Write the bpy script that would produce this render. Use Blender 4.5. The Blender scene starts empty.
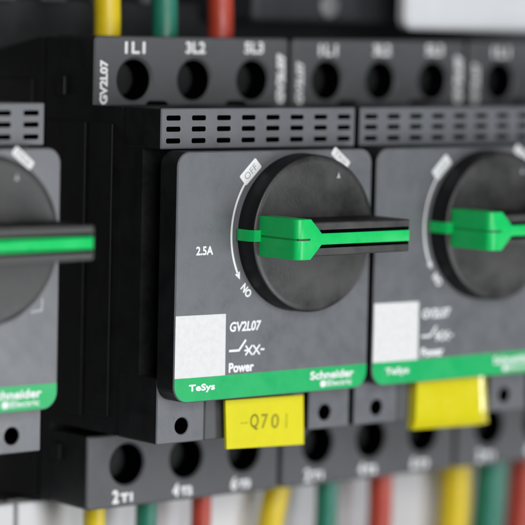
import bpy, bmesh, math, random
from mathutils import Vector, Matrix
random.seed(7)
S = 0.001                       # the script is written in millimetres
scene = bpy.context.scene
col = scene.collection

# ------------------------------------------------------------------ camera
CAM = dict(pos=(-289.15, -372.92, 43.708), yaw=39.563, pitch=-5.029, roll=1.28, f=2802.75)
def camera():
    a, b, c = (math.radians(CAM[k]) for k in ('yaw', 'pitch', 'roll'))
    fwd = Vector((math.sin(a)*math.cos(b), math.cos(a)*math.cos(b), math.sin(b)))
    r = Vector((math.cos(a), -math.sin(a), 0)); u = r.cross(fwd)
    r2 = math.cos(c)*r + math.sin(c)*u; u2 = -math.sin(c)*r + math.cos(c)*u
    cd = bpy.data.cameras.new('camera'); o = bpy.data.objects.new('camera', cd); col.objects.link(o)
    m = Matrix((r2, u2, -fwd)).transposed().to_4x4()
    m.translation = Vector(CAM['pos'])*S
    o.matrix_world = m
    cd.sensor_width = 36; cd.lens = CAM['f']/525*36
    cd.clip_start = 0.01; cd.clip_end = 20
    cd.dof.use_dof = True
    cd.dof.focus_distance = (Vector((8, -2, 0)) - Vector(CAM['pos'])).dot(fwd)*S
    cd.dof.aperture_fstop = 12
    cd.dof.aperture_blades = 0
    scene.camera = o
camera()

# ------------------------------------------------------------------ world, lamps, exposure
w = bpy.data.worlds.new('World'); scene.world = w; w.use_nodes = True
bg = w.node_tree.nodes['Background']
bg.inputs[0].default_value = (0.80, 0.88, 1.0, 1); bg.inputs[1].default_value = 0.14
def area(name, loc, target, sx, sy, power, color=(1, 1, 1)):
    d = bpy.data.lights.new(name, 'AREA'); d.shape = 'RECTANGLE'; d.size = sx*S; d.size_y = sy*S
    d.energy = power; d.color = color
    o = bpy.data.objects.new(name, d); col.objects.link(o)
    o.location = Vector(loc)*S
    o.rotation_euler = (Vector(target) - Vector(loc)).to_track_quat('-Z', 'Y').to_euler()
area('front_lamp', (-115, -390, 100), (20, 0, -10), 260, 200, 1.30, (1.0, 0.985, 0.97))  # main lamp, standing in front and to the left
area('side_lamp', (155, -390, -110), (-50, 0, -20), 130, 260, 1.0, (0.95, 0.98, 1.0))
area('glint_lamp', (430, -120, -70), (70, 0, -25), 55, 60, 0.25, (1, 1, 1))  # added lamp, no known window, gives the shiny tag its edge glint
vs = scene.view_settings
vs.view_transform = 'Standard'; vs.look = 'None'; vs.exposure = 0; vs.gamma = 1; vs.use_curve_mapping = False
scene.render.engine = 'CYCLES'
scene.cycles.use_denoising = True
scene.cycles.max_bounces = 6
scene.render.filter_size = 2.4

# ------------------------------------------------------------------ materials
def mat(name, c, rough=0.5, spec=0.5, var=0.12, scale=220, bump=0.25, bscale=2500, coat=0.0, rvar=0.12, streak=False, metal=0.0):
    m = bpy.data.materials.new(name); m.use_nodes = True
    nt = m.node_tree; b = nt.nodes['Principled BSDF']
    b.inputs['Specular IOR Level'].default_value = spec
    b.inputs['Coat Weight'].default_value = coat; b.inputs['Coat Roughness'].default_value = 0.12
    b.inputs['Metallic'].default_value = metal
    tc = nt.nodes.new('ShaderNodeTexCoord')
    n = nt.nodes.new('ShaderNodeTexNoise'); n.inputs['Scale'].default_value = scale; n.inputs['Detail'].default_value = 6
    n.inputs['Roughness'].default_value = 0.65
    nt.links.new(tc.outputs['Object'], n.inputs['Vector'])
    mp = nt.nodes.new('ShaderNodeMapRange'); mp.inputs[1].default_value = .3; mp.inputs[2].default_value = .7
    mp.inputs[3].default_value = 1-var; mp.inputs[4].default_value = 1+var
    nt.links.new(n.outputs['Fac'], mp.inputs[0])
    mx = nt.nodes.new('ShaderNodeVectorMath'); mx.operation = 'SCALE'; mx.inputs[0].default_value = c
    nt.links.new(mp.outputs[0], mx.inputs['Scale']); nt.links.new(mx.outputs[0], b.inputs['Base Color'])
    mr = nt.nodes.new('ShaderNodeMapRange'); mr.inputs[1].default_value = .3; mr.inputs[2].default_value = .7
    mr.inputs[3].default_value = max(.05, rough-rvar); mr.inputs[4].default_value = min(1, rough+rvar)
    nt.links.new(n.outputs['Fac'], mr.inputs[0]); nt.links.new(mr.outputs[0], b.inputs['Roughness'])
    if bump:
        n2 = nt.nodes.new('ShaderNodeTexNoise'); n2.inputs['Scale'].default_value = bscale; n2.inputs['Detail'].default_value = 3
        nt.links.new(tc.outputs['Object'], n2.inputs['Vector'])
        bp = nt.nodes.new('ShaderNodeBump'); bp.inputs['Strength'].default_value = bump; bp.inputs['Distance'].default_value = 0.00006
        nt.links.new(n2.outputs['Fac'], bp.inputs['Height']); nt.links.new(bp.outputs[0], b.inputs['Normal'])
    return m
M = {
 'grey':   mat('grey_plastic', (0.124, 0.129, 0.140), .36, .5, .05),
 'tgrey':  mat('terminal_grey_plastic', (0.082, 0.084, 0.090), .5, .45, .06),
 'black':  mat('black_plastic', (0.0100, 0.0104, 0.0110), .5, .3, .35),
 'cap':    mat('knob_cap', (0.030, 0.029, 0.028), .44, .5, .75, 110, .4, 1800),
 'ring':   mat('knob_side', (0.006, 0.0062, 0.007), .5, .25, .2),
 'green':  mat('green_plastic', (0.006, 0.54, 0.120), .30, .35, .06, bump=.15),
 'band':   mat('green_print', (0.004, 0.42, 0.120), .36, .35, .04),
 'white':  mat('white_print', (0.80, 0.81, 0.82), .5, .4, .04),
 'label':  mat('white_label_paper', (0.70, 0.70, 0.70), .5, .4, .07, 900),
 'dark':   mat('hole_shade', (0.002, 0.002, 0.0025), .9, 0, .2),  # near-black colour puts the shade of holes and slots into their walls
 'steel':  mat('shaded_screw', (0.011, 0.012, 0.012), .55, .2, .3),  # screws coloured nearly black for the shade deep in their holes
 'yellow': mat('yellow_label_plastic', (0.70, 0.635, 0.004), .42, .25, .04),
 'ygloss': mat('yellow_glossy_cover', (0.70, 0.62, 0.004), .22, .5, .04, coat=.6),
 'ink':    mat('faded_ink', (0.26, 0.235, 0.01), .6, .3, .2, 1500),
 'ink2':   mat('dark_faded_ink', (0.19, 0.17, 0.01), .6, .3, .4, 900),
 'ink3':   mat('worn_ink', (0.46, 0.44, 0.006), .6, .3, .2, 1500),
 'dink':   mat('grey_ink', (0.33, 0.34, 0.36), .6, .3, .2),
 'wy':     mat('yellow_insulation', (0.70, 0.52, 0.004), .4, .5, .05),
 'wg':     mat('green_insulation', (0.012, 0.17, 0.11), .4, .5, .05),
 'wr':     mat('red_insulation', (0.42, 0.045, 0.022), .4, .5, .05),
 'panel':  mat('light_grey_paint', (0.70, 0.70, 0.72), .45, .4, .04, 30),
 'duct':   mat('dark_duct_plastic', (0.025, 0.027, 0.028), .5, .4, .1),
 'duct2':  mat('mid_grey_plastic', (0.60, 0.60, 0.62), .5, .4, .05),
 'finger': mat('duct_finger_plastic', (0.13, 0.135, 0.14), .5, .4, .1),
 'module': mat('dark_grey_plastic', (0.034, 0.036, 0.041), .5, .4, .1),
 'pale':   mat('pale_grey_plastic', (0.68, 0.69, 0.71), .4, .5, .03),
 'screw':  mat('screw_zinc', (0.22, 0.22, 0.23), .4, .5, .2),
}

# ------------------------------------------------------------------ mesh helpers (all in mm)
def finish(name, bm, mats, parent=None, smooth=False, recalc=True):
    if recalc: bmesh.ops.recalc_face_normals(bm, faces=bm.faces[:])
    for v in bm.verts: v.co = v.co*S
    me = bpy.data.meshes.new(name); bm.to_mesh(me); bm.free()
    for m in (mats if isinstance(mats, (list, tuple)) else [mats]): me.materials.append(m)
    if smooth:
        for p in me.polygons: p.use_smooth = True
        try: me.set_sharp_from_angle(angle=math.radians(40))
        except Exception: pass
    o = bpy.data.objects.new(name, me); col.objects.link(o)
    if parent is not None: o.parent = parent
    return o
def box(bm, x0, x1, y0, y1, z0, z1, bev=0.0, seg=2, mi=0):
    b2 = bmesh.new(); bmesh.ops.create_cube(b2, size=1)
    for v in b2.verts:
        v.co = ((x0+x1)/2+v.co.x*(x1-x0), (y0+y1)/2+v.co.y*(y1-y0), (z0+z1)/2+v.co.z*(z1-z0))
    if bev: bmesh.ops.bevel(b2, geom=b2.edges[:], offset=bev, segments=seg, affect='EDGES', profile=.5)
    for f in b2.faces: f.material_index = mi
    merge(bm, b2)
def merge(bm, b2):
    me = bpy.data.meshes.new('tmp'); b2.to_mesh(me); b2.free(); bm.from_mesh(me); bpy.data.meshes.remove(me)
def rrect(x0, x1, z0, z1, r, n=6):
    """corner radii r=(bl, br, tr, tl); counter-clockwise seen from the front"""
    if not isinstance(r, (tuple, list)): r = (r,)*4
    pts = []
    for (cx, cz, sx, sz, rr, a0) in ((x0, z0, 1, 1, r[0], 180), (x1, z0, -1, 1, r[1], 270), (x1, z1, -1, -1, r[2], 0), (x0, z1, 1, -1, r[3], 90)):
        if rr <= 0: pts.append((cx, cz)); continue
        for k in range(n+1):
            a = math.radians(a0 + 90*k/n)
            pts.append((cx+sx*rr + rr*math.cos(a), cz+sz*rr + rr*math.sin(a)))
    return pts
def circ(cx, cz, r, n=40): return [(cx+r*math.cos(2*math.pi*k/n), cz+r*math.sin(2*math.pi*k/n)) for k in range(n)]
def inset(pts, d):
    n = len(pts); out = []
    for i in range(n):
        p0, p1, p2 = Vector(pts[i-1]), Vector(pts[i]), Vector(pts[(i+1) % n])
        e1 = (p1-p0).normalized(); e2 = (p2-p1).normalized()
        n1 = Vector((-e1.y, e1.x)); n2 = Vector((-e2.y, e2.x)); b = (n1+n2)
        if b.length < 1e-6: b = n1
        b.normalize(); out.append(tuple(p1 + b*(d/max(.3, b.dot(n1)))))
    return out
def plate(bm, outline, y0, y1, holes=(), bev=0.25, front=0, side=1, hole_side=1, hole_depth=None, floor=None, rim=0.0):
    """a slab with its front at y0, back at y1; holes are outlines that become blind recesses hole_depth deep"""
    ol = [bm.verts.new((x, y0+bev, z)) for x, z in outline]
    il = [bm.verts.new((x, y0, z)) for x, z in (inset(outline, bev) if bev else outline)] if bev else ol
    bl = [bm.verts.new((x, y1, z)) for x, z in outline]
    n = len(ol); edges = []
    for i in range(n):
        j = (i+1) % n
        if bev:
            f = bm.faces.new((ol[i], ol[j], il[j], il[i])); f.material_index = front
        f = bm.faces.new((bl[i], bl[j], ol[j], ol[i])); f.material_index = side
    f = bm.faces.new(bl); f.material_index = side
    es = [bm.edges.get((il[i], il[(i+1) % n])) or bm.edges.new((il[i], il[(i+1) % n])) for i in range(n)]
    for h in holes:
        hv = [bm.verts.new((x, y0, z)) for x, z in h]; m = len(hv)
        es += [bm.edges.new((hv[i], hv[(i+1) % m])) for i in range(m)]
        top = hv
        if rim:
            rv = [bm.verts.new((x, y0+rim, z)) for x, z in inset(h, rim)]
            for i in range(m):
                f = bm.faces.new((top[i], top[(i+1) % m], rv[(i+1) % m], rv[i])); f.material_index = front
            top = rv
        d = hole_depth
        fv = [bm.verts.new((v.co.x, y0+d, v.co.z)) for v in top]
        for i in range(m):
            f = bm.faces.new((top[i], top[(i+1) % m], fv[(i+1) % m], fv[i])); f.material_index = hole_side
        f = bm.faces.new(fv); f.material_index = hole_side
    if holes:
        g = bmesh.ops.triangle_fill(bm, edges=es, use_beauty=True)
        for f in g['geom']:
            if isinstance(f, bmesh.types.BMFace): f.material_index = front
    else:
        f = bm.faces.new(il); f.material_index = front
def prism_x(bm, prof, x0, x1, mi=0):
    a = [bm.verts.new((x0, y, z)) for y, z in prof]; b = [bm.verts.new((x1, y, z)) for y, z in prof]; n = len(a)
    for i in range(n):
        bm.faces.new((a[i], a[(i+1) % n], b[(i+1) % n], b[i])).material_index = mi
    bm.faces.new(a).material_index = mi; bm.faces.new(b[::-1]).material_index = mi
def prism_y(bm, outline, y0, y1, mi=0):
    a = [bm.verts.new((x, y0, z)) for x, z in outline]; b = [bm.verts.new((x, y1, z)) for x, z in outline]; n = len(a)
    for i in range(n):
        bm.faces.new((a[i], a[(i+1) % n], b[(i+1) % n], b[i])).material_index = mi
    bm.faces.new(a).material_index = mi; bm.faces.new(b[::-1]).material_index = mi
def lathe(bm, cx, cz, prof, n=96, mis=None):
    """prof: list of (radius, y)"""
    rings = []
    for r, y in prof:
        if r <= 1e-6: rings.append([bm.verts.new((cx, y, cz))])
        else: rings.append([bm.verts.new((cx+r*math.cos(2*math.pi*k/n), y, cz+r*math.sin(2*math.pi*k/n))) for k in range(n)])
    for q in range(len(rings)-1):
        A, B = rings[q], rings[q+1]; mi = mis[q] if mis else 0
        for k in range(n):
            if len(A) == 1: f = bm.faces.new((A[0], B[k], B[(k+1) % n]))
            elif len(B) == 1: f = bm.faces.new((A[k], A[(k+1) % n], B[0]))
            else: f = bm.faces.new((A[k], A[(k+1) % n], B[(k+1) % n], B[k]))
            f.material_index = mi
def tube(bm, pts, r, n=20):
    pts = [Vector(p) for p in pts]; rings = []
    for i, p in enumerate(pts):
        t = (pts[min(i+1, len(pts)-1)] - pts[max(i-1, 0)]).normalized()
        a = t.cross(Vector((0, 1, 0))).normalized(); b = t.cross(a)
        rings.append([bm.verts.new(p + (a*math.cos(2*math.pi*k/n) + b*math.sin(2*math.pi*k/n))*r) for k in range(n)])
    for A, B in zip(rings, rings[1:]):
        for k in range(n): bm.faces.new((A[k], A[(k+1) % n], B[(k+1) % n], B[k]))
    bm.faces.new(rings[0]); bm.faces.new(rings[-1][::-1])
def lettering(name, s, cx, cz, wd, ht, y, m, parent, rot=0, bold=0.05, shear=0.0):
    """built-in font, turned to mesh, fitted to a wd x ht box centred on (cx, cz), lying 0.03 mm proud of plane y"""
    cu = bpy.data.curves.new('t', 'FONT'); cu.body = s; cu.size = 1; cu.extrude = 0; cu.shear = shear
    cu.resolution_u = 4
    to = bpy.data.objects.new('t', cu); col.objects.link(to)
    dg = bpy.context.evaluated_depsgraph_get(); me0 = bpy.data.meshes.new_from_object(to.evaluated_get(dg))
    bpy.data.objects.remove(to); bpy.data.curves.remove(cu)
    bm = bmesh.new(); bm.from_mesh(me0); bpy.data.meshes.remove(me0)
    xs = [v.co.x for v in bm.verts]; ys = [v.co.y for v in bm.verts]
    mx, my = (min(xs)+max(xs))/2, (min(ys)+max(ys))/2
    sx, sy = (wd-2*bold)/(max(xs)-min(xs)), (ht-2*bold)/(max(ys)-min(ys)); a = math.radians(rot)
    src = bm; bm = bmesh.new(); layer = 0
    for ox, oz in ([(0, 0)] if bold <= 0 else [(-1, 0), (1, 0), (0, -1), (0, 1), (-.7, -.7), (.7, .7), (-.7, .7), (.7, -.7)]):
        cp = src.copy()
        for v in cp.verts:
            px, pz = (v.co.x-mx)*sx + ox*bold, (v.co.y-my)*sy + oz*bold
            v.co = (cx + px*math.cos(a) - pz*math.sin(a), y-0.024-layer*.002, cz + px*math.sin(a) + pz*math.cos(a))
        merge(bm, cp); layer += 1
    src.free()
    return finish(name, bm, m, parent, recalc=False)
def sheet(name, outline, y, m, parent, t=0.02):
    bm = bmesh.new(); prism_y(bm, outline, y-t, y-0.004); return finish(name, bm, m, parent)
def stroke(bm, x0, z0, x1, z1, wd, y):
    d = Vector((x1-x0, z1-z0)).normalized(); n = Vector((-d.y, d.x))*wd/2
    p = [(x0+n.x, z0+n.y), (x0-n.x, z0-n.y), (x1-n.x, z1-n.y), (x1+n.x, z1+n.y)]
    prism_y(bm, p, y-0.03, y-0.004)
def tag(o, label=None, cat=None, group=None, kind=None):
    for k, v in (('label', label), ('category', cat), ('group', group), ('kind', kind)):
        if v: o[k] = v
    return o

# ------------------------------------------------------------------ setting: the painted panel behind
bm = bmesh.new()
box(bm, -160, 16.4, 75.2, 77, -170, 170, .3)
box(bm, 17.4, 420, 75.2, 77, -170, 170, .3)
box(bm, -160, 420, 77.2, 79, -170, 170)
tag(finish('mounting_panel', bm, M['panel']), kind='structure')

# ------------------------------------------------------------------ one motor circuit breaker
W = 44.4
root = bpy.data.objects.new('circuit_breaker', None); col.objects.link(root)
BASE = Vector((22.2, 50, -44.6))
def part(name, bm, mats, parent=None, smooth=False):
    return finish(name, bm, mats, parent if parent is not None else root, smooth)
# housing: black side profile, front shell + rear shell with a joint between them
bm = bmesh.new()
prism_x(bm, [(16, 27.55), (36, 27.55), (36, 39.2), (39.1, 39.2), (39.1, -44.3), (36, -44.3), (36, -29.75), (16, -29.75)], 0.05, W-.05)
prism_x(bm, [(39.8, 39.1), (41.5, 39.0), (54, 36.6), (75, 36), (75, -43), (52, -44.6), (41, -44.3), (39.8, -44.0)], 0.02, W-.02)
box(bm, .7, W-.7, 38.5, 41, -43.5, 38.4)
box(bm, 0.08, W-.08, 10.0, 16.2, -29.0, 27.0)
housing = part('housing', bm, M['black'])
bm = bmesh.new(); box(bm, -.5, .1, 32.7, 35.2, 29.0, 32.4, .15)
part('slot_tab', bm, M['black'], housing)  # raised tabs added for their shading in place of the side slots
bm = bmesh.new(); box(bm, -.5, .1, 32.4, 35.4, -36.2, -33.4, .15)
part('slot_tab', bm, M['black'], housing)
bm = bmesh.new(); box(bm, -.22, .1, 26.5, 37.8, -27.5, 24.5, .2); box(bm, -.16, .1, 18.6, 25.3, -26.8, 24.5, .15)
part('side_rib', bm, M['black'], housing)
bm = bmesh.new(); box(bm, -.22, .1, 43.0, 56.5, -38.0, 31.5, .2)
part('side_rib', bm, M['black'], housing)
# upper terminal block: front face with three round wire-screw holes
HX = (9.0, 22.45, 36.05)
bm = bmesh.new()
plate(bm, rrect(0.1, W-.1, 26.5, 39.6, (.3, .3, .9, .9)), 24.46, 36.2, [circ(x, 31.9, 4.15) for x in HX], .3, 0, 1, 2, 8.0, rim=.5)
tb = part('upper_terminal_block', bm, [M['tgrey'], M['black'], M['dark']])
for x in HX:
    bm = bmesh.new(); lathe(bm, x, 31.9, [(0, 29.2), (2.9, 29.2), (3.1, 29.5), (3.1, 32.4)], 32)
    box(bm, x-2.4, x+2.4, 29.0, 29.25, 31.6, 32.2)
    part('terminal_screw', bm, M['steel'], tb)
bm = bmesh.new()
for x0, x1 in ((11.3, 15.9), (29.4, 33.9)):
    prism_y(bm, rrect(x0, x1, 26.2, 28.25, (.1, .1, 1.2, 1.2)), 23.4, 24.5)
part('notch_shade', bm, M['dark'], tb)  # raised black half-discs standing in for shaded notches
def terminal_mark(big, small, x, z, par, y):
    """a large figure followed by smaller ones on the same base line (z)"""
    lettering('lettering', big, x-1.4, z+1.15, (.9 if big == '1' else 1.5), 2.5, y, M['white'], par, bold=.17)
    lettering('lettering', small, x+1.05, z+.85, 2.8, 1.7, y, M['white'], par, bold=.18)
for i, k in enumerate('135'):
    lettering('lettering', k+'L%d' % (i+1), 8.9+13.55*i, 37.6+.12*i, 4.5, 2.15, 24.46, M['white'], tb, bold=.11)
lettering('lettering', 'GV2L07', 2.15, 31.5, 7.8, 1.75, 24.46, M['white'], tb, 90, .12)
lettering('lettering', 'GV2L07', 42.5, 32.3, 9.2, 2.0, 24.46, M['white'], tb, 90, .2)
# lower terminal block
bm = bmesh.new()
plate(bm, rrect(0.1, W-.1, -44.4, -31.2, (.8, .8, .3, .3)), 24.68, 36.2, [circ(x, -36.75, 4.05) for x in HX], .3, 0, 1, 2, 8.0, rim=.35)
lb = part('lower_terminal_block', bm, [M['tgrey'], M['black'], M['dark']])
for x in HX:
    bm = bmesh.new(); lathe(bm, x, -36.75, [(0, 29.4), (2.9, 29.4), (3.1, 29.7), (3.1, 32.6)], 32)
    box(bm, x-2.4, x+2.4, 29.2, 29.45, -37.05, -36.45)
    part('terminal_screw', bm, M['steel'], lb)
for i, k in enumerate('246'):
    terminal_mark(k, 'T%d' % (i+1), 7.9+13.6*i, -43.6, lb, 24.68)
# vent bar
bm = bmesh.new()
slots = []
for i in range(8):
    for z in (26.05, 24.15, 22.15):
        x = 1.15 + i*5.5
        slots.append(rrect(x-.05, x+3.0, z-.44, z+.44, .3, 3))
plate(bm, rrect(0.0, W-.6, 20.75, 27.7, .25, 2), 4.85, 15, slots, .2, 0, 1, 2, 2.5)
part('vent_grille', bm, [M['grey'], M['black'], M['dark']])
# lower guards
for x0, x1, hx in ((0.0, 10.4, 5.45), (34.2, W-.6, 38.0)):
    bm = bmesh.new()
    plate(bm, rrect(x0, x1, -29.9, -18.5, .3, 2), 4.54, 15.5, [circ(hx, -27.0, 1.6, 28)], .2, 0, 1, 2, 4.0, rim=.15)
    part('lower_guard', bm, [M['grey'], M['black'], M['dark']])
bm = bmesh.new()
plate(bm, rrect(11.0, 33.6, -30.0, -18.5, .3, 2), 5.2, 15.5, (), .2)
part('centre_guard', bm, [M['tgrey'], M['black']])
# faceplate
ZB, ZT, FW = -22.27, 20.55, 43.8
bm = bmesh.new()
plate(bm, rrect(0, FW, ZB, ZT, (2.9, 2.9, 2.6, 2.6), 8), 0, 4.7, (), .22)
fp = part('faceplate', bm, [M['grey'], M['black']])
sheet('green_band', rrect(.16, FW-.16, ZB+.16, -18.03, (2.75, 2.75, 0, 0), 8), 0, M['band'], fp)
sheet('white_label', [(.16, -18.0), (11.15, -18.1), (11.05, -7.4), (.16, -7.3)], 0, M['label'], fp)
lettering('lettering', '2.5A', 6.1, 3.65, 3.7, 1.55, 0, M['white'], fp, bold=.07)
lettering('lettering', 'GV2L07', 15.45, -9.75, 7.0, 1.75, 0, M['white'], fp, bold=.08, shear=.15)
lettering('lettering', 'Power', 14.7, -16.85, 5.6, 1.75, 0, M['white'], fp, bold=.1)
lettering('lettering', 'TeSys', 6.1, -19.95, 5.7, 1.55, -.02, M['white'], fp, bold=.08)
lettering('lettering', 'Schneider', 35.5, -19.4, 10.2, 1.5, -.02, M['white'], fp, bold=.08)
lettering('lettering', 'Electric', 37.4, -20.95, 5.6, 1.0, -.02, M['white'], fp, bold=.03)
bm = bmesh.new()
lathe(bm, 33.4, -21.0, [(0, -.05), (.62, -.05), (.62, -.024)], 24)
for k in (-.34, 0, .34): stroke(bm, 33.3, -21.0+k, 34.4, -21.0+k, .2, -.03)
part('emblem', bm, M['white'], fp)
# breaker symbol
bm = bmesh.new(); zs = -13.9
stroke(bm, 11.9, zs, 14.2, zs, .42, 0); stroke(bm, 14.05, zs-.05, 15.6, zs+1.75, .42, -.002)
for cx in (16.3, 18.0):
    stroke(bm, cx-.75, zs-.95, cx+.75, zs+.75, .34, -.006); stroke(bm, cx-.75, zs+.75, cx+.75, zs-.95, .34, -.008)
stroke(bm, 18.9, zs-.1, 19.8, zs-.1, .34, -.004); stroke(bm, 15.3, zs-.1, 16.3, zs-.1, .34, -.004)
part('switch_symbol', bm, M['white'], fp)
# scale arc with its arrow, reset field, trip field
KX, KZ = 27.13, 6.17
bm = bmesh.new(); RA = 15.25; prev = None
a0, a1 = math.radians(140), math.radians(206.5)
n = 40; outer = []; inner = []
for k in range(n+1):
    a = a0+(a1-a0)*k/n
    outer.append((KX+(RA+.2)*math.cos(a), KZ+(RA+.2)*math.sin(a))); inner.append((KX+(RA-.2)*math.cos(a), KZ+(RA-.2)*math.sin(a)))
for k in range(n):
    vs4 = [bm.verts.new((x, -.03, z)) for x, z in (outer[k], outer[k+1], inner[k+1], inner[k])]; bm.faces.new(vs4)
ax, az = KX+RA*math.cos(a1), KZ+RA*math.sin(a1)
td = Vector((-math.sin(a1), math.cos(a1))); nd = Vector((math.cos(a1), math.sin(a1)))
bm.faces.new([bm.verts.new((p.x, -.03, p.y)) for p in (Vector((ax, az))+td*1.1, Vector((ax, az))+nd*.6-td*.2, Vector((ax, az))-nd*.6-td*.2)])
part('scale_arc', bm, M['white'], fp)
def field(name, cx, cz, wd, ht, rot):
    a = math.radians(rot)
    return [(cx+x*math.cos(a)-z*math.sin(a), cz+x*math.sin(a)+z*math.cos(a)) for x, z in rrect(-wd/2, wd/2, -ht/2, ht/2, .3, 3)]
sheet('scale_field', field('', 15.85, 16.95, 4.7, 2.2, 43), 0, M['white'], fp)
lettering('lettering', 'OFF', 15.85, 16.95, 3.2, 1.15, -.022, M['dink'], fp, 43, .0)
sheet('scale_field', field('', 36.3, 19.0, 4.6, 1.6, -38), 0, M['label'], fp)
lettering('lettering', 'TRIP', 36.3, 19.0, 3.4, .9, -.022, M['dink'], fp, -40, .0)
lettering('lettering', 'ON', 15.45, -3.6, 2.5, 1.5, 0, M['white'], fp, 133, .08)
# knob
bm = bmesh.new()
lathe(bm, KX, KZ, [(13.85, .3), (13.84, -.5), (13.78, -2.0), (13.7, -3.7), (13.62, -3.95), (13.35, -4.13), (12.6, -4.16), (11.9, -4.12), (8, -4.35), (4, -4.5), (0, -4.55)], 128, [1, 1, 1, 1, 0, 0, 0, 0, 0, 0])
knob = part('rotary_knob', bm, [M['cap'], M['ring']], smooth=True)
bm = bmesh.new()
HZ = 6.22
prof = [(15.2, HZ-2.95), (40.6, HZ-2.8), (40.6, HZ+2.8), (15.2, HZ+2.95)]
prism_y(bm, prof, -13.95, -3.9)
bmesh.ops.recalc_face_normals(bm, faces=bm.faces[:])
bmesh.ops.bevel(bm, geom=[e for e in bm.edges if all(v.co.y < -13 for v in e.verts) or all(v.co.x > 40 for v in e.verts)], offset=.3, segments=3, affect='EDGES', profile=.5)
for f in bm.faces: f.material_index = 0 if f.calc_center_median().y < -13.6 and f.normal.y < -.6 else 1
grip = part('grip', bm, [M['cap'], M['ring']], knob)
bm = bmesh.new(); box(bm, 17.6, 40.2, -14.0, -13.0, HZ-1.55, HZ+1.55); part('groove_shade', bm, M['dark'], grip)  # black strip just proud of the grip, painted shade of the gaps
# green pointer: end block with a slit, tapering into the strip along the grip, and a tab down to the rim
bm = bmesh.new()
h1, h2 = 3.45, .98
ol = [(14.7, HZ-h1), (17.75, HZ-h1), (20.2, HZ-h2), (40.3, HZ-h2), (40.3, HZ+h2), (20.2, HZ+h2), (17.75, HZ+h1), (14.7, HZ+h1), (14.7, HZ+.17), (17.6, HZ+.17), (17.6, HZ-.17), (14.7, HZ-.17)]
prism_y(bm, ol, -14.2, -3.95)
bmesh.ops.recalc_face_normals(bm, faces=bm.faces[:])
ee = [e for e in bm.edges if all(v.co.y < -14 for v in e.verts) and all(abs(v.co.x-14.7) < .01 for v in e.verts)]
bmesh.ops.bevel(bm, geom=ee, offset=1.3, segments=6, affect='EDGES', profile=.5)
for e in bm.edges: e.tag = len(e.link_faces) == 2 and e.calc_face_angle(0) > .9 and all(v.co.y < -12 for v in e.verts) and not all(abs(v.co.z-HZ) < .3 for v in e.verts)
bmesh.ops.bevel(bm, geom=[e for e in bm.edges if e.tag], offset=.16, segments=2, affect='EDGES', profile=.5)
box(bm, 15.15, 17.9, -13.55, -4, HZ-.3, HZ+.3)
z0, z1 = HZ-.98, HZ+.98
prof = [(12.95, -.2), (12.95, -3.4), (13.4, -4.35), (14.8, -4.5), (14.8, -3.6), (14.0, -3.4), (14.0, -.2)]
a = [bm.verts.new((x, y, z0)) for x, y in prof]; b = [bm.verts.new((x, y, z1)) for x, y in prof]
for i in range(len(a)): bm.faces.new((a[i], a[(i+1) % len(a)], b[(i+1) % len(b)], b[i]))
bm.faces.new(a); bm.faces.new(b[::-1])
part('pointer', bm, M['green'], knob, smooth=True)
bm = bmesh.new()
bm.faces.new([bm.verts.new((KX+x, -4.33, KZ+z)) for x, z in ((4.6, 9.6), (5.5, 9.6), (5.05, 10.7))])
part('alignment_mark', bm, M['dink'], knob)

for ch in root.children: ch.location = -BASE*S
def place(r, dx, dz, label):
    r.location = (BASE + Vector((dx, 0, dz)))*S
    tag(r, label, 'circuit breaker', 'motor circuit breakers in a row')
def copy_tree(o, parent=None):
    c = o.copy(); col.objects.link(c)
    if parent is not None:
        c.parent = parent; c.matrix_parent_inverse = o.matrix_parent_inverse.copy()
    for ch in list(o.children): copy_tree(ch, c)
    return c
place(root, 0, 0, 'grey circuit breaker in sharp focus, with the lettered yellow tag under its knob')
L = copy_tree(root); place(L, -67.9, 1.0, 'leftmost grey circuit breaker, cut off by the picture edge, standing apart from the row')
Rb = copy_tree(root); place(Rb, 45, 0, 'blurred grey circuit breaker with a blank glossy yellow tag under its green knob')
lfp = [c for c in L.children if c.name.startswith('faceplate')][0]
bm = bmesh.new(); stroke(bm, 38.3, -6.1, 40.6, -5.8, .5, 0); stroke(bm, 40.4, -6.0, 40.5, -3.9, .45, -.002)
finish('scale_arrow', bm, M['dink'], lfp)
Q = copy_tree(root); place(Q, 90, 0, 'rightmost circuit breaker, only its blurred terminal blocks showing at the picture edge')

# ------------------------------------------------------------------ yellow tags
def yellow_tag(name, pts, y0, y1, m, label, bulge):
    bm = bmesh.new(); nx, nz = 24, 8; V = {}
    (bl, br, tr, tl) = [Vector(p) for p in pts]
    for s, yy in ((0, 0), (1, .6)):
        for i in range(nx+1):
            for j in range(nz+1):
                u, v = i/nx, j/nz
                p = (bl*(1-u)+br*u)*(1-v) + (tl*(1-u)+tr*u)*v
                y = y0*(1-u)+y1*u + yy
                if not s and bulge:
                    eu = max(0, (u-.80)/.2); y += 2.0*eu**2*bulge
                    ev = max(0, (.25-v)/.25); y += .9*ev**2*bulge
                elif s and bulge: y += 1.6*bulge
                V[s, i, j] = bm.verts.new((p.x, y, p.y))
    for i in range(nx):
        for j in range(nz):
            bm.faces.new((V[0, i, j], V[0, i+1, j], V[0, i+1, j+1], V[0, i, j+1]))
            bm.faces.new((V[1, i, j], V[1, i, j+1], V[1, i+1, j+1], V[1, i+1, j]))
    rim = [(i, 0) for i in range(nx)] + [(nx, j) for j in range(nz)] + [(i, nz) for i in range(nx, 0, -1)] + [(0, j) for j in range(nz, 0, -1)]
    for k in range(len(rim)):
        p, q = rim[k], rim[(k+1) % len(rim)]
        bm.faces.new((V[0, p[0], p[1]], V[1, p[0], p[1]], V[1, q[0], q[1]], V[0, q[0], q[1]]))
    o = finish(name, bm, m, None, smooth=True)
    return tag(o, label, 'tag', 'yellow tags below the faceplates')
TY = 3.2
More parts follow.
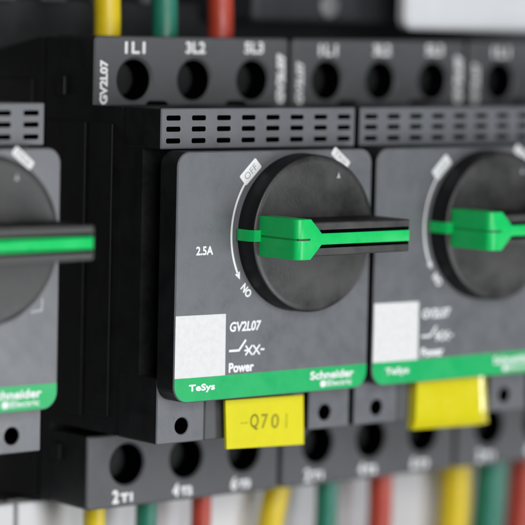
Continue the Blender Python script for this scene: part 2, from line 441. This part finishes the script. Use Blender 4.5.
t = yellow_tag('yellow_tag', [(14.45, -31.6), (32.1, -32.15), (31.7, -23.25), (13.95, -23.0)], TY, TY, M['yellow'], 'flat yellow tag printed -Q701 under the sharp middle faceplate', 0)
for ch, x0, x1, z0, z1, k in (('-', 17.4, 19.1, -27.4, -27.15, 'ink3'), ('Q', 19.6, 21.5, -28.7, -25.85, 'ink2'), ('7', 22.1, 23.6, -28.6, -26.0, 'ink'), ('0', 24.4, 26.15, -28.75, -26.15, 'ink'), ('1', 27.7, 28.1, -28.9, -26.3, 'ink3')):
    lettering('lettering', ch, (x0+x1)/2, (z0+z1)/2, x1-x0, z1-z0, TY, M[k], t, -1.5, .03)
yellow_tag('yellow_tag', [(59.0, -31.75), (79.7, -32.15), (78.5, -22.7), (59.1, -22.65)], TY, TY, M['ygloss'], 'shiny blank yellow tag with a rounded edge, under the blurred faceplate', 1)

# ------------------------------------------------------------------ wires
def wire(pts, r, m, label, grp):
    bm = bmesh.new(); P = [Vector(p) for p in pts]; out = []
    for i in range(len(P)-1):
        p0, p1, p2, p3 = P[max(i-1, 0)], P[i], P[i+1], P[min(i+2, len(P)-1)]
        for k in range(8):
            t = k/8
            out.append(.5*((2*p1)+(p2-p0)*t+(2*p0-5*p1+4*p2-p3)*t*t+(3*p1-p0-3*p2+p3)*t**3))
    out.append(P[-1]); tube(bm, out, r)
    return tag(finish('wire', bm, m, None, smooth=True), label, 'wire', grp)
g1, g2 = 'wires above the breakers', 'wires below the breakers'
for x, m, c in ((8.9, 'wy', 'yellow'), (21.8, 'wg', 'green'), (34.8, 'wr', 'orange red')):
    wire([(x, 33, 37), (x, 33, 44), (x-.6, 34, 60), (x-1.5, 40, 90), (x-1, 52, 130)], 2.45, M[m],
         c + ' wire entering the top of the sharp middle breaker', g1)
for x, x2, m, y, r, lab in (
    (7.95, 7.95, 'wy', 33, 2.0, 'yellow wire leaving the bottom left of the sharp middle breaker'),
    (19.8, 19.6, 'wg', 33, 2.0, 'green wire leaving the bottom of the sharp middle breaker'),
    (32.7, 32.5, 'wr', 33, 1.9, 'red wire leaving the bottom of the sharp middle breaker'),
    (54.4, 52.6, 'wy', 37, 2.5, 'yellow wire leaving the bottom of the blurred breaker with the shiny tag'),
    (64.6, 64.4, 'wg', 34, 2.2, 'green wire leaving the bottom of the blurred breaker with the shiny tag'),
    (79.0, 79.0, 'wr', 34.5, 2.4, 'red wire leaving the bottom of the blurred breaker with the shiny tag'),
    (103.0, 103.2, 'wy', 38.5, 3.2, 'thick yellow wire under the rightmost breaker'),
    (110.5, 110.0, 'wg', 35.5, 3.2, 'dark green wire under the rightmost breaker'),
    (122.5, 122.0, 'wr', 38, 3.0, 'red wire under the rightmost breaker at the picture edge')):
    wire([(x, y, -43), (x, y, -47), (x2, y, -56), (x2-.8, y+.6, -75), (x2-1, y+1, -110)], r, M[m], lab, g2)

# ------------------------------------------------------------------ dark equipment above
o = bpy.data.objects.new('wiring_duct', None); col.objects.link(o)
tag(o, 'dark slotted wiring duct behind the upper wires', 'wiring duct')
bm = bmesh.new(); box(bm, -60, 49.5, 58, 75.1, 36.5, 46, .3); box(bm, -60, 49.5, 72, 75.1, 46, 110)
finish('duct_base', bm, M['duct'], o)
bm = bmesh.new()
x = -58
while x < 44:
    box(bm, x, x+5.6, 56, 57.6, 45.5, 100, .4); x += 11.5
finish('duct_fingers', bm, M['finger'], o)
bm = bmesh.new(); box(bm, -60, 49.5, 54.5, 58, 100, 104, .5); finish('duct_cover', bm, M['duct'], o)
o = bpy.data.objects.new('terminal_module', None); col.objects.link(o)
tag(o, 'dark grey module with a round screw, above the blurred breaker', 'terminal module')
bm = bmesh.new(); box(bm, 50, 190, 42, 75.1, 42.6, 100, 1.2, 3); box(bm, 50, 190, 60, 75.1, 34, 43, .3); finish('module_body', bm, M['module'], o)
bm = bmesh.new(); lathe(bm, 68.8, 45.9, [(0, 41.2), (1.9, 41.2), (2.3, 41.5), (2.3, 42.1)], 32)
box(bm, 67.2, 70.4, 41.05, 41.3, 45.6, 46.2); finish('screw', bm, M['screw'], o, smooth=True)
o = bpy.data.objects.new('label_holder', None); col.objects.link(o)
tag(o, 'pale grey plastic label holder above the rightmost breakers', 'label holder')
bm = bmesh.new(); plate(bm, rrect(78.5, 150, 41.7, 62, 2.2, 6), 30, 32.5, (), .6, 0, 0); finish('holder_body', bm, M['pale'], o)

# ------------------------------------------------------------------ pale duct below
o = bpy.data.objects.new('wiring_duct', None); col.objects.link(o)
tag(o, 'light grey cable duct behind the lower wires of the sharp middle breaker', 'wiring duct')
bm = bmesh.new(); box(bm, -180, -3.4, 41.9, 46, -150, -45.3, .4); box(bm, -2.6, 52, 41.9, 46, -150, -45.3, .4); finish('duct_cover', bm, M['panel'], o)
bm = bmesh.new(); box(bm, -180, 52, 46.3, 75.1, -149, -48.2, .5); finish('duct_body', bm, M['duct2'], o)
o = bpy.data.objects.new('wiring_duct', None); col.objects.link(o)
tag(o, 'mid grey wiring duct behind the lower wires of the blurred breakers', 'wiring duct')
bm = bmesh.new(); box(bm, 53, 330, 43.5, 47, -150, -46, .4); finish('duct_cover', bm, M['duct2'], o)
bm = bmesh.new(); box(bm, 53, 330, 47.3, 75.1, -149, -48.2, .5); finish('duct_body', bm, M['duct2'], o)
